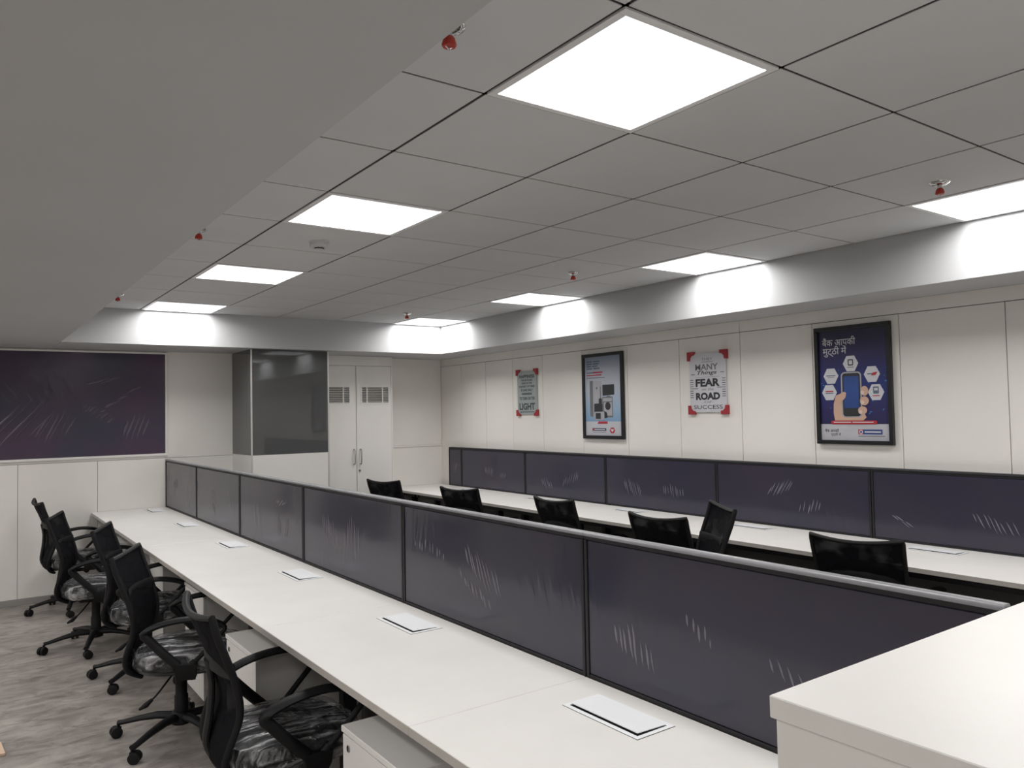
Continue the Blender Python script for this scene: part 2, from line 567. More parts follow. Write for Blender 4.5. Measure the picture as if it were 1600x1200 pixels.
# ------------------------------------------------------------------ ceiling fixtures
def make_light(x0, y0, label):
    cx, cy = x0 + T / 2, y0 + T / 2
    t = tag(empty('ceiling_light', (cx, cy, H)), label, 'ceiling light', 'square LED ceiling panels')
    h = T / 2 - 0.004
    fr = MB()
    w = 0.024
    for a in ((-h, h, -h, -h + w), (-h, h, h - w, h), (-h, -h + w, -h + w, h - w), (h - w, h, -h + w, h - w)):
        fr.box(a[0], a[1], a[2], a[3], -0.004, 0.016)
    link('frame', fr.mesh('light_frame', 0.0015), LIGHT_FRAME, t)
    df = MB()
    df.box(-h + w - 0.001, h - w + 0.001, -h + w - 0.001, h - w + 0.001, 0.004, 0.010)
    link('diffuser', df.mesh('diffuser'), EMIT, t)
    ld_ = bpy.data.lights.new('lamp', 'AREA')
    ld_.shape = 'SQUARE'
    ld_.size = 2 * (h - w)
    ld_.energy = LAMP_WATT
    ld_.spread = LAMP_SPREAD
    ld_.color = (1.0, 0.985, 0.965)
    lo = bpy.data.objects.new('lamp', ld_)
    COL.objects.link(lo)
    lo.parent = t
    lo.location = (0, 0, 0.002)
    return t


LIGHT_LABELS = {
    (0, 0): 'largest glowing square LED panel at the top centre of the ceiling',
    (0, 1): 'square LED panel just before the white smoke detector, second in the left row',
    (0, 2): 'square LED panel behind the smoke detector, third in the left row',
    (0, 3): 'farthest LED panel of the left row, touching the back soffit above the pinboard',
    (1, 0): 'LED panel cut by the right photo edge, against the right soffit',
    (1, 1): 'LED panel against the right soffit above the red-cornered poster on fear',
    (1, 2): 'LED panel against the right soffit above the poster of appliances',
    (1, 3): 'LED panel in the far corner where back and right soffits meet',
    (0, -1): 'LED panel of the left row behind the camera',
    (1, -1): 'LED panel of the right row behind the camera',
}
for ci, x0 in enumerate((0.0, 2.4)):
    for rj in range(-1, 4):
        make_light(x0, -0.6 + 1.8 * rj, LIGHT_LABELS[(ci, rj)])
for x0 in (BX0, BX1 - T):  # lamps added out of view to brighten the floor and back wall
    for rj in range(-1, 4):
        make_light(x0, -0.6 + 1.8 * rj, 'LED ceiling panel of the neighbouring bay, outside the photo to the left')['group'] = 'LED panels of the neighbouring bay'

spr_labels = {
    (0, 0): 'red fire sprinkler half hidden by the left soffit edge, nearest the top of the photo',
    (0, 1): 'red fire sprinkler at the left soffit edge, left of the smoke detector',
    (0, 2): 'small far red fire sprinkler at the left soffit edge, left of the farthest light',
    (1, 0): 'red fire sprinkler beside the light cut by the right photo edge',
    (1, 1): 'red fire sprinkler on the tiles above the poster of appliances',
    (1, 2): 'far red fire sprinkler in front of the corner light',
}


def make_sprinkler(x, y, label):
    t = tag(empty('fire_sprinkler', (x, y, H)), label, 'sprinkler', 'ceiling fire sprinklers')
    e = MB()
    e.lathe([(0.012, -0.016), (0.026, -0.013), (0.040, -0.006), (0.042, 0.0), (0.012, 0.0)], 20)
    link('escutcheon', e.mesh('escutcheon', smooth=True), CHROME, t)
    b = MB()
    b.lathe([(0.009, -0.036), (0.009, -0.014)], 10)
    b.tube([(-0.012, 0, -0.032), (-0.016, 0, -0.046), (0, 0, -0.058)], 0.003, n=6)
    b.tube([(0.012, 0, -0.032), (0.016, 0, -0.046), (0, 0, -0.058)], 0.003, n=6)
    link('frame_arms', b.mesh('frame_arms', smooth=True), CHROME, t)
    c = MB()
    c.lathe([(0.010, -0.026), (0.015, -0.032), (0.019, -0.047), (0.016, -0.052), (0.004, -0.053)], 14)
    link('cap', c.mesh('cap', smooth=True), ORANGE_RED, t)


for ci, x in enumerate((-0.298, 2.15)):
    for rj, y in enumerate((-0.29, 2.15, 4.57)):
        make_sprinkler(x, y, spr_labels[(ci, rj)])

sd = tag(empty('smoke_detector', (0.325, 2.13, H)), 'round white smoke detector on the ceiling between two light panels', 'smoke detector')
b = MB()
b.lathe([(0.052, -0.012), (0.054, 0.0), (0.02, 0.0)], 28)
link('base_ring', b.mesh('base_ring', smooth=True), SMOKE_WHITE, sd)
b = MB()
b.lathe([(0.028, -0.034), (0.045, -0.030), (0.051, -0.020), (0.050, -0.012), (0.02, -0.012)], 28)
link('housing', b.mesh('housing', smooth=True), SMOKE_WHITE, sd)
b = MB()
b.lathe([(0.024, -0.040), (0.026, -0.034), (0.01, -0.034)], 24)
link('slot_ring', b.mesh('slot_ring', smooth=True), DARK_HOLE_SHADE, sd)
b = MB()
b.lathe([(0.016, -0.050), (0.026, -0.047), (0.029, -0.041), (0.010, -0.040)], 24)
link('sensor_cap', b.mesh('sensor_cap', smooth=True), SMOKE_WHITE, sd)


# ------------------------------------------------------------------ partitions
def crease(mb_, u, v, length, ang, h, w, put):
    """one raised fold: a slim lens lying on a board; (u, v) its middle, ang from vertical, put maps (u, v, n) to xyz"""
    d = (math.sin(ang), math.cos(ang))
    e = (math.cos(ang), -math.sin(ang))
    rings = []
    for t in (-1, -0.85, -0.5, 0, 0.5, 0.85, 1):
        k = max(0.04, 1 - t * t)
        cu, cv = u + d[0] * t * length / 2, v + d[1] * t * length / 2
        cu += 0.03 * length * math.sin(2.2 * t)
        rings.append([put(cu - e[0] * w * k, cv - e[1] * w * k, 0.0), put(cu - e[0] * w * k * 0.3, cv - e[1] * w * k * 0.3, h * k),
                      put(cu + e[0] * w * k * 0.3, cv + e[1] * w * k * 0.3, h * k), put(cu + e[0] * w * k, cv + e[1] * w * k, 0.0)])
    mb_.loft(rings)


def creases(panel, clusters, put, mat, seed, h=0.0022, w=0.0035):
    rr = random.Random(seed)
    mb_ = MB()
    for cu, cv, n, step, length, ang, drift in clusters:
        for k in range(n):
            q = k - (n - 1) / 2
            f = 1 - 0.45 * abs(q) / max(1, n / 2)
            crease(mb_, cu + q * step + rr.uniform(-0.25, 0.25) * step, cv + q * drift + rr.uniform(-0.012, 0.012),
                   length * f * rr.uniform(0.75, 1.15), math.radians(ang + rr.uniform(-3, 3)), h * rr.uniform(0.5, 1.1), w * rr.uniform(0.6, 1.2), put)
    o = link('film_creases', mb_.mesh('film_creases', smooth=True), mat, panel)
    o['kind'] = 'stuff'                    # folds too fine to pick apart one by one
    return o


# ------------------------------------------------------------------ film-wrapped pinboard on the back wall
pb = tag(empty('pinboard', (-0.33, YB, 1.735)), 'wide dark purple pinboard wrapped in creased clear film, white frame', 'pinboard')
PBX0, PBX1, PBZ0, PBZ1 = -2.05, 0.343, 1.262, 2.211


def pbox(name, b, mat, bevel=0.0015):
    return box_obj(name, (b[0] + 0.33, b[1] + 0.33, b[2] - YB, b[3] - YB, b[4] - 1.735, b[5] - 1.735), mat, pb, bevel)


brd = pbox('board', (PBX0, PBX1, YB - 0.012, YB - 0.001, PBZ0, PBZ1), PIN_FILM, 0.002)
for b in ((PBX0 - 0.024, PBX1 + 0.024, PBZ0 - 0.024, PBZ0 - 0.0005), (PBX0 - 0.024, PBX1 + 0.024, PBZ1 + 0.0005, PBZ1 + 0.018),
          (PBX0 - 0.024, PBX0 - 0.0005, PBZ0, PBZ1), (PBX1 + 0.0005, PBX1 + 0.024, PBZ0, PBZ1)):
    pbox('frame', (b[0], b[1], YB - 0.020, YB - 0.001, b[2], b[3]), WHITE_LAM, 0.003)
PBW = [(-0.50, -0.16, 5, 0.075, 0.60, 36, 0.0), (-0.24, -0.20, 6, 0.045, 0.40, 22, 0.0), (0.30, 0.06, 12, 0.028, 0.10, 62, 0.020), (0.42, -0.22, 5, 0.045, 0.30, 14, 0.0),
       (0.16, 0.22, 6, 0.045, 0.14, 70, 0.01), (0.10, -0.08, 8, 0.03, 0.12, 48, -0.02), (-1.35, -0.1, 7, 0.08, 0.5, 30, 0.0)]
creases(brd, PBW, lambda u, v, n: (u + 0.0, -0.012 - n, v), PIN_CREASE, 5, 0.006, 0.008)


def make_partition(name, label, xa, xb, joints, ztop, desk_z, cap_mat, cap_over, wrinkles):
    t = tag(empty(name, (xa, joints[0], 0)), label, 'partition')
    y0 = joints[0]

    def pb_(nm, b, mat, bevel=0.0, centre=False):
        return box_obj(nm, (b[0] - xa, b[1] - xa, b[2] - y0, b[3] - y0, b[4], b[5]), mat, t, bevel, 1, centre)

    pw = 0.016
    for kp, (a, b) in enumerate(zip(joints[:-1], joints[1:])):
        sp_ = pb_('screen_panel', (xa + 0.004, xb - 0.004, a + pw, b - pw, desk_z + 0.012, ztop - 0.026), SCREEN_FILM, 0.002, True)
        hx_ = (xb - xa) / 2 - 0.004
        if kp < len(wrinkles) and wrinkles[kp]:
            creases(sp_, wrinkles[kp], lambda u, v, n, hx_=hx_: (-hx_ - n, -u, v), CREASE, 40 + kp + int(100 * xa), 0.0030 if xa < 1 else 0.0022, 0.0042 if xa < 1 else 0.0035)
        pb_('lower_panel', (xa + 0.006, xb - 0.006, a + pw, b - pw, 0.06, desk_z - 0.032), GREY_PANEL, 0.002, True)
    for k, y in enumerate(joints):
        a, b = (y - pw + 0.001, y + pw - 0.001)
        if k == 0:
            a = y
        if k == len(joints) - 1:
            b = y
        mb_ = MB()
        mid = (a + b) / 2
        if 0 < k < len(joints) - 1:
            mb_.box(xa - xa, xb - xa, a - y0, mid - 0.0025 - y0, 0.0, ztop - 0.0245)
            mb_.box(xa - xa, xb - xa, mid + 0.0025 - y0, b - y0, 0.0, ztop - 0.0245)
            mb_.box(xa + 0.008 - xa, xb - 0.008 - xa, mid - 0.003 - y0, mid + 0.003 - y0, 0.0, ztop - 0.0245)
        else:
            mb_.box(0, xb - xa, a - y0, b - y0, 0.0, ztop - 0.0245)
        link('post', mb_.mesh('post', 0.001), DARK_METAL, t)
    for a, b in zip(joints[:-1], joints[1:]):
        pb_('top_rail', (xa + 0.003, xb - 0.003, a + 0.0005, b - 0.0005, ztop - 0.0245, ztop - 0.0125), DARK_METAL, 0.001)
        pb_('bottom_rail', (xa + 0.001, xb - 0.001, a + pw, b - pw, desk_z - 0.0305, desk_z + 0.011), DARK_METAL, 0.001)
        mb_ = MB()
        ca, cb, zt, zb = xa - cap_over, xb + cap_over, ztop, ztop - 0.012
        prof = [(ca, zb), (ca, zt - 0.007), (ca + 0.003, zt - 0.002), (ca + 0.008, zt), (cb - 0.008, zt), (cb - 0.003, zt - 0.002), (cb, zt - 0.007), (cb, zb)]
        mb_.loft([[(px - xa, a + 0.0006 - y0, pz) for px, pz in prof], [(px - xa, b - 0.0006 - y0, pz) for px, pz in prof]])
        link('cap', mb_.mesh('cap', smooth=True), cap_mat, t)
    return t


P1J = [-1.222, 0.0, 1.237, 2.475, 3.715, 4.94, 6.115]
P2J = [-1.67, -0.44, 0.785, 2.012, 3.25, 4.452, 5.67, 5.945]
# crease clusters per panel: (u, v, count, spacing, length, angle, drift); u to the right as seen from the desk, v up, from the panel middle
W1 = [[(-0.40, -0.08, 8, 0.022, 0.12, -14, -0.006), (0.15, -0.03, 6, 0.03, 0.07, -25, -0.01), (-0.15, 0.02, 5, 0.02, 0.05, -10, -0.008)],
      [(0.02, 0.02, 9, 0.026, 0.16, -27, -0.010), (-0.03, -0.065, 8, 0.028, 0.07, -30, -0.012), (-0.38, 0.05, 9, 0.03, 0.05, -4, -0.004)],
      [(-0.22, -0.01, 9, 0.024, 0.20, -15, -0.008), (0.08, 0.00, 6, 0.024, 0.24, -7, -0.006)],
      [(0.20, -0.06, 4, 0.022, 0.19, -10, 0.0), (0.33, -0.06, 4, 0.022, 0.19, 11, 0.0), (0.24, 0.09, 6, 0.03, 0.05, 55, 0.004)],
      [(-0.08, 0.02, 6, 0.022, 0.11, -16, -0.006), (-0.06, -0.08, 5, 0.02, 0.09, -18, 0)],
      [(-0.15, 0.02, 5, 0.03, 0.13, -8, 0.0)]]
W2 = [[], [(0.10, -0.06, 8, 0.03, 0.12, -30, -0.006), (-0.42, -0.09, 4, 0.03, 0.10, -60, -0.01)],
      [(-0.05, 0.06, 8, 0.024, 0.14, 28, 0.006), (0.18, -0.06, 6, 0.03, 0.10, 10, 0.004)],
      [(-0.28, -0.04, 8, 0.026, 0.19, -22, -0.004), (0.18, -0.04, 9, 0.026, 0.11, -10, -0.002)],
      [(-0.25, -0.08, 6, 0.028, 0.12, -25, -0.004), (0.12, -0.02, 8, 0.03, 0.13, 15, 0.01)],
      [(-0.05, -0.01, 7, 0.025, 0.13, -9, 0.0), (0.22, -0.05, 4, 0.03, 0.09, 20, 0.0)],
      [(0.0, 0.0, 3, 0.03, 0.14, 5, 0.0)]]
make_partition('desk_partition', 'long low purple-grey partition with grey aluminium cap along the near desk row', 0.345, 0.370, P1J, 1.205, 0.75, ALU, 0.003, W1)
make_partition('desk_partition', 'low purple-grey partition with dark cap standing against the right wall under the posters', 3.400, 3.4545, P2J, 1.197, 0.755, DARK_METAL, 0.0, W2)


# ------------------------------------------------------------------ desks
def make_desk(label, x0, x1, joints, zt, flaps, fx0, fx1, sgn):
    t = tag(empty('desk_bench', (x0, joints[0], 0)), label, 'desk')
    oy_ = joints[0]

    def db(nm, b, mat, bevel=0.0, parent=None, centre=False):
        return box_obj(nm, (b[0] - x0, b[1] - x0, b[2] - oy_, b[3] - oy_, b[4], b[5]), mat, parent or t, bevel, 1, centre)

    for a, b in zip(joints[:-1], joints[1:]):
        top = db('desktop', (x0 + 0.002, x1 - 0.001, a + 0.0014, b - 0.0014, zt - 0.025, zt), DESK_LAM, 0.0015)
        db('edge_band', (x0, x0 + 0.0019, a + 0.0008, b - 0.0008, zt - 0.025, zt - 0.0012), DESK_EDGE, 0, top)
        db('beam', (x0 + 0.10, x0 + 0.14, a + 0.035, b - 0.035, zt - 0.075, zt - 0.0255), DARK_METAL, 0.002)
    for y in joints:
        a = max(min(y - 0.05, joints[-1] - 0.03), joints[0] + 0.03)
        leg = MB()
        for lx in (x0 + 0.34, x1 - 0.045):
            leg.box(lx - 0.03 - x0, lx + 0.03 - x0, a - 0.025 - oy_, a + 0.025 - oy_, 0.0, zt - 0.0755)
        l = link('leg_frame', leg.mesh('leg_frame', 0.003), DARK_METAL, t)
        db('cross_bar', (x0 + 0.09, x1 - 0.03, a - 0.02, a + 0.02, zt - 0.0752, zt - 0.0256), DARK_METAL, 0.002)
    for yc in flaps:
        bz = MB()
        ya, yb = yc - 0.15 - oy_, yc + 0.15 - oy_
        xa, xb = fx0 - x0, fx1 - x0
        w = 0.014
        for q in ((xa, xb, ya, ya + w), (xa, xb, yb - w, yb), (xa, xa + w, ya + w, yb - w), (xb - w, xb, ya + w, yb - w)):
            bz.box(q[0], q[1], q[2], q[3], zt + 0.0002, zt + 0.0022)
        cb_ = link('cable_box', bz.mesh('cable_box', 0.0008), LID_WHITE, t)
        db('bezel_gap', (fx0 - 0.0012, fx1 + 0.0012, yc - 0.1512, yc + 0.1512, zt + 0.0001, zt + 0.0005), DARK_HOLE_SHADE, 0, cb_)  # dark plate drawn as the shade line round the bezel
        db('recess', (fx0 + w, fx1 - w, yc - 0.15 + w, yc + 0.15 - w, zt + 0.0002, zt + 0.0008), DARK_HOLE_SHADE, 0, cb_)  # dark plate in place of the hollow's shade; the desktop is solid
        ld = MB()
        # lid hinged along the partition side, standing a little open
        la, lb, lc, ldn = (fx0 + w + 0.005 - x0), (fx1 - w - 0.002 - x0), ya + w + 0.005, yb - w - 0.003
        lift = 0.004
        ld.poly([(la, lc, zt + 0.0014 + lift), (lb, lc, zt + 0.0014), (lb, ldn, zt + 0.0014), (la, ldn, zt + 0.0014 + lift),
                 (la, lc, zt + 0.0034 + lift), (lb, lc, zt + 0.0034), (lb, ldn, zt + 0.0034), (la, ldn, zt + 0.0034 + lift)],
                [(3, 2, 1, 0), (4, 5, 6, 7), (0, 1, 5, 4), (1, 2, 6, 5), (2, 3, 7, 6), (3, 0, 4, 7)])
        link('lid', ld.mesh('lid'), LID_WHITE, cb_)
    return t


D1J = P1J
make_desk('long off-white desk row in the foreground with six cable flaps', -0.285, 0.3445, D1J, 0.75,
          [-0.290, 0.920, 2.140, 3.390, 4.630, 5.840], 0.135, 0.272, 1)
D2J = [-1.67, -0.44, 0.785, 2.012, 3.25, 4.452, 5.67, 6.193]
make_desk('long off-white desk row along the right wall behind the near partition', 2.71, 3.3995, D2J, 0.755,
          [0.33, 1.58, 2.80, 4.03, 5.25], 3.19, 3.325, 1)


# ------------------------------------------------------------------ pedestals under the near desk row
def make_pedestal():
    W, D, Z = 0.42, 0.46, 0.62
    t = empty('drawer_pedestal')
    box_obj('carcass', (0.018, D, -W / 2, W / 2, 0.03, Z - 0.0205), WHITE_LAM, t, 0.001)
    box_obj('top_panel', (-0.004, D + 0.002, -W / 2 - 0.003, W / 2 + 0.003, Z - 0.020, Z), WHITE_LAM, t, 0.002)
    zz = [0.035, 0.295, 0.445, Z - 0.024]
    for k in range(3):
        d = box_obj('drawer_front', (0.0, 0.0175, -W / 2 + 0.001, W / 2 - 0.001, zz[k] + 0.002, zz[k + 1] - 0.002), WHITE_LAM, t, 0.001)
        if k == 2:
            m_ = MB()
            m_.tube([(0.004, W / 2 - 0.045, zz[3] - 0.035), (-0.003, W / 2 - 0.045, zz[3] - 0.035), (-0.0032, W / 2 - 0.045, zz[3] - 0.035)], [0.011, 0.011, 0.008], [0.011, 0.011, 0.008], n=16)
            link('lock', m_.mesh('lock', smooth=True), STEEL, d)
            m_ = MB()
            m_.box(-0.0045, -0.0033, W / 2 - 0.0465, W / 2 - 0.0435, zz[3] - 0.043, zz[3] - 0.027)
            link('keyhole', m_.mesh('keyhole'), DARK_HOLE_SHADE, d)
    for sx in (0.06, D - 0.06):
        for sy in (-W / 2 + 0.05, W / 2 - 0.05):
            m_ = MB()
            m_.cyl((sx, sy - 0.010, 0.015), (sx, sy + 0.010, 0.015), 0.015, n=12)
            link('castor', m_.mesh('castor'), BLACK_PL, t)
    return t


ped_labels = ['white drawer pedestal under the desk nearest the camera, hidden by the tall unit',
              'white drawer pedestal cut by the bottom photo edge, right of the nearest chair',
              'white drawer pedestal behind the nearest chair armrest, second one in view',
              'white drawer pedestal seen past the second chair from the camera',
              'white drawer pedestal under the desk beside the third chair from the camera',
              'farthest white drawer pedestal, under the desk end by the back wall']
ped = make_pedestal()
for k, yc in enumerate((-0.93, 0.225, 1.520, 2.825, 3.94, 5.130)):
    o = ped if k == 0 else copy_tree(ped)
    o.location = ({3: -0.17, 4: -0.155}.get(k, -0.288), yc, 0)   # two are pushed further in
    tag(o, ped_labels[k], 'drawer unit', 'pedestals under the near desk row')


# ------------------------------------------------------------------ low storage unit at the row end, lower right
su = tag(empty('storage_unit', (-0.38, -1.225, 0)), 'chest-high white storage unit with thick top at the lower right corner', 'storage unit')
box_obj('top_panel', (0.0, 1.75, -0.62, 0.0, 1.170, 1.200), DESK_LAM, su, 0.0015)
box_obj('body', (0.006, 1.744, -0.600, -0.006, 0.05, 1.1692), WHITE_LAM, su, 0.001)
box_obj('plinth', (0.03, 1.72, -0.57, -0.03, 0.0, 0.0495), SKIRT, su)
for k in range(4):
    d = box_obj('cupboard_door', (0.010 + 0.4335 * k, 0.4405 + 0.4335 * k, -0.6185, -0.6005, 0.055, 1.166), WHITE_LAM, su, 0.001)
    hx = 0.4335 * k + (0.40 if k % 2 == 0 else 0.05)
    m_ = MB()
    m_.tube([(hx, -0.618, 0.80), (hx, -0.640, 0.80), (hx, -0.645, 0.81), (hx, -0.645, 0.91), (hx, -0.640, 0.92), (hx, -0.618, 0.92)], 0.005, n=8, side=(1, 0, 0))
    link('handle', m_.mesh('handle', smooth=True), STEEL, d)


# ------------------------------------------------------------------ task chairs
def interp(pts, n):
    """Catmull-Rom through pts, n samples per span"""
    P = [Vector(p) for p in pts]
    out = []
    for i in range(len(P) - 1):
        p0, p1, p2, p3 = P[max(i - 1, 0)], P[i], P[i + 1], P[min(i + 2, len(P) - 1)]
        for k in range(n):
            t = k / n
            out.append(0.5 * ((2 * p1) + (p2 - p0) * t + (2 * p0 - 5 * p1 + 4 * p2 - p3) * t * t + (3 * p1 - p0 - 3 * p2 + p3) * t ** 3))
    out.append(P[-1])
    return out


def make_chair():
    t = empty('task_chair')
    # backrest centre-line profile (x forward, z up) with half widths
    prof = [(-0.300, 0.938, 0.222), (-0.283, 0.875, 0.220), (-0.256, 0.80, 0.217), (-0.228, 0.72, 0.213), (-0.210, 0.64, 0.210),
            (-0.212, 0.575, 0.205), (-0.236, 0.505, 0.198), (-0.252, 0.445, 0.186), (-0.244, 0.390, 0.160), (-0.200, 0.352, 0.115)]
    S = interp([(a + 0.045, 0, b - 0.008) for a, b, c in prof], 3)
    Wd = [v.x for v in interp([(c, 0, 0) for a, b, c in prof], 3)]
    ns, nw = len(S), 13

    def surf(i, k):
        q = -1 + 2 * k / (nw - 1)
        s = S[i]
        bow = 0.030 * (1 - q * q)          # centre bowed backwards, edges forward
        f = 1 - i / (ns - 1)
        dip = -0.022 * (1 - q * q) * max(0, 1 - i / 5.0)   # top edge dips in the middle
        return Vector((s.x - bow * (0.5 + 0.5 * f), q * Wd[i], s.z + dip))

    g = [[surf(i, k) for k in range(nw)] for i in range(ns)]
    th = 0.006
    mb = MB()
    for side_, off in ((0, 0.0), (1, -th)):
        o = len(mb.v)
        for i in range(ns):
            for k in range(nw):
                p = g[i][k]
                mb.v.append((p.x + off, p.y, p.z))
        for i in range(ns - 1):
            for k in range(nw - 1):
                mb.f.append((o + i * nw + k, o + i * nw + k + 1, o + (i + 1) * nw + k + 1, o + (i + 1) * nw + k))
    N = ns * nw
    border = [k for k in range(nw)] + [i * nw + nw - 1 for i in range(1, ns)] + [(ns - 1) * nw + k for k in range(nw - 2, -1, -1)] + [i * nw for i in range(ns - 2, 0, -1)]
    for a, b in zip(border, border[1:] + border[:1]):
        mb.f.append((a, b, b + N, a + N))
    link('back_mesh', mb.mesh('back_mesh', smooth=True), MESH_FAB, t)
    # frame round the mesh
    path = [g[0][k] for k in range(nw)] + [g[i][nw - 1] for i in range(1, ns)] + [g[ns - 1][k] for k in range(nw - 2, -1, -1)] + [g[i][0] for i in range(ns - 2, 0, -1)]
    mb = MB()
    mb.tube([(p.x - 0.003, p.y, p.z) for p in path], 0.013, 0.011, 8, closed=True, side=(1, 0, 0))
    link('back_frame', mb.mesh('back_frame', smooth=True), BLACK_PL, t)
    # lumbar bar and spine behind the mesh
    mb = MB()
    lum = [(-0.262 + 0.0 * abs(q), q * 0.205, 0.735) for q in (-1, -0.6, -0.2, 0.2, 0.6, 1)]
    lum = [(-0.186 - 0.040 * (1 - (y / 0.205) ** 2), y, z) for x, y, z in lum]
    mb.tube(lum, 0.030, 0.007, 8, side=(0, 0, 1))
    link('lumbar_bar', mb.mesh('lumbar_bar', smooth=True), BLACK_PL, t)
    mb = MB()
    sp = interp([(-0.03, 0, 0.352), (-0.15, 0, 0.352), (-0.200, 0, 0.380), (-0.235, 0, 0.445), (-0.222, 0, 0.55), (-0.216, 0, 0.65), (-0.230, 0, 0.735)], 4)
    mb.tube(sp, 0.012, 0.030, 10, side=(1, 0, 0))
    link('back_spine', mb.mesh('back_spine', smooth=True), BLACK_PL, t)

    # seat
    def ring(sx, sy, z, cx=0.052, n=32, e=3.4):
        r = []
        for k in range(n):
            a = 2 * PI * k / n
            c, s = math.cos(a), math.sin(a)
            r.append((cx + sx * math.copysign(abs(c) ** (2 / e), c), sy * math.copysign(abs(s) ** (2 / e), s), z - (0.030 * max(0, (c - 0.3)) if z > 0.39 else 0)))
        return r

    mb = MB()
    mb.loft([ring(0.215, 0.215, 0.385), ring(0.235, 0.235, 0.395), ring(0.240, 0.240, 0.425), ring(0.228, 0.228, 0.450), ring(0.18, 0.18, 0.462), ring(0.08, 0.08, 0.464)])
    link('seat', mb.mesh('seat', smooth=True), BLACK_FAB, t)
    mb = MB()
    mb.loft([ring(0.15, 0.15, 0.358), ring(0.215, 0.215, 0.366), ring(0.222, 0.222, 0.384), ring(0.20, 0.20, 0.386)])
    link('seat_pan', mb.mesh('seat_pan', smooth=True), BLACK_PL, t)
    # crumpled polythene over the cushion
    rnd = random.Random(3)
    rings = []
    for sx, z in ((0.232, 0.372), (0.247, 0.392), (0.253, 0.425), (0.241, 0.460), (0.19, 0.474), (0.12, 0.477), (0.04, 0.477)):
        r = ring(sx, sx, z, n=56)
        rings.append([(x + rnd.uniform(-1, 1) * 0.004, y + rnd.uniform(-1, 1) * 0.004, zz + rnd.uniform(0, 1) * 0.006) for x, y, zz in r])
    mb = MB()
    mb.loft(rings, True, False)
    mb.f.append(tuple(6 * 56 + k for k in range(56)))
    link('plastic_cover', mb.mesh('plastic_cover', smooth=True), WRAP, t)
    # armrests: closed delta loop
    for sy in (-1, 1):
        y = sy * 0.272
        y2 = sy * 0.266
        loop = [(-0.045, y2, 0.500), (-0.105, y, 0.560), (-0.165, y, 0.625), (-0.188, y, 0.655), (-0.150, y, 0.681), (-0.07, y, 0.703), (0.03, y, 0.711),
                (0.12, y, 0.695), (0.168, y, 0.670), (0.164, y, 0.645), (0.10, y, 0.575), (0.035, y2, 0.510)]
        AX, AZ = 0.085, -0.070
        loop = interp([(a + AX, b, c + AZ) for a, b, c in loop], 3)
        n_ = len(loop)
        rx = []
        for i in range(n_):
            f = i / (n_ - 1)
            rx.append(0.029 if 0.28 < f < 0.66 else 0.018 if f <= 0.28 else 0.012)
        mb = MB()
        mb.tube(loop, rx, [0.014 if 0.28 < i / (n_ - 1) < 0.7 else 0.021 if i / (n_ - 1) <= 0.28 else 0.011 for i in range(n_)], 10, side=(0, 1, 0))
        mb.tube(interp([(0.121, y2, 0.442), (0.080, y2, 0.408), (0.039, y2, 0.430)], 3), 0.014, 0.016, 8, side=(0, 1, 0))
        # bracket down to the seat side
        mb.loft([[(0.030, y2 - 0.014, 0.432), (0.130, y2 - 0.014, 0.432), (0.130, y2 + 0.014, 0.432), (0.030, y2 + 0.014, 0.432)],
                 [(0.035, y2 - 0.013, 0.39), (0.125, y2 - 0.013, 0.39), (0.125, y2 + 0.013, 0.39), (0.035, y2 + 0.013, 0.39)],
                 [(0.035, sy * 0.240 - 0.012, 0.352), (0.120, sy * 0.240 - 0.012, 0.352), (0.120, sy * 0.240 + 0.012, 0.364), (0.035, sy * 0.240 + 0.012, 0.364)],
                 [(0.02, sy * 0.07 - 0.01, 0.346), (0.09, sy * 0.07 - 0.01, 0.346), (0.09, sy * 0.07 + 0.01, 0.357), (0.02, sy * 0.07 + 0.01, 0.357)]])
        link('armrest', mb.mesh('armrest', smooth=True), BLACK_PL, t)
    # mechanism, column, lever
    mb = MB()
    mb.loft([[(-0.09, -0.05, 0.318), (0.10, -0.05, 0.318), (0.10, 0.05, 0.318), (-0.09, 0.05, 0.318)], [(-0.13, -0.075, 0.357), (0.13, -0.075, 0.357), (0.13, 0.075, 0.357), (-0.13, 0.075, 0.357)]])
    link('tilt_mechanism', mb.mesh('tilt_mechanism', 0.004), BLACK_PL, t)
    mb = MB()
    mb.tube([(0.075, -0.04, 0.335), (0.078, -0.13, 0.332)], 0.020, n=12)
    link('tension_knob', mb.mesh('tension_knob', smooth=True), BLACK_PL, t)
    mb = MB()
    mb.lathe([(0.033, 0.10), (0.033, 0.205), (0.028, 0.210), (0.028, 0.318)], 18)
    link('gas_column', mb.mesh('gas_column', smooth=True), BLACK_PL, t)
    mb = MB()
    mb.tube(interp([(-0.02, -0.05, 0.335), (-0.03, -0.15, 0.322), (-0.06, -0.215, 0.285), (-0.085, -0.235, 0.262)], 3), 0.0045, n=8)
    mb.tube([(-0.078, -0.228, 0.268), (-0.100, -0.246, 0.250), (-0.128, -0.262, 0.236)], [0.008, 0.014, 0.006], [0.008, 0.010, 0.004], n=8)
    link('height_lever', mb.mesh('height_lever', smooth=True), BLACK_PL, t)
    mb = MB()
    mb.lathe([(0.030, 0.062), (0.046, 0.068), (0.048, 0.118), (0.040, 0.128), (0.034, 0.130)], 18)
    link('base_hub', mb.mesh('base_hub', smooth=True), BLACK_PL, t)
    # five legs with twin-wheel castors
    lm = MB()
    lp = [(0.035, 0, 0.104), (0.12, 0, 0.106), (0.21, 0, 0.092), (0.290, 0, 0.074), (0.318, 0, 0.070)]
    lm.tube(lp, [0.020, 0.019, 0.015, 0.012, 0.013], [0.026, 0.023, 0.019, 0.017, 0.017], 8, side=(0, 0, 1))
    leg_me = lm.mesh('base_leg', smooth=True)
    cm = MB()
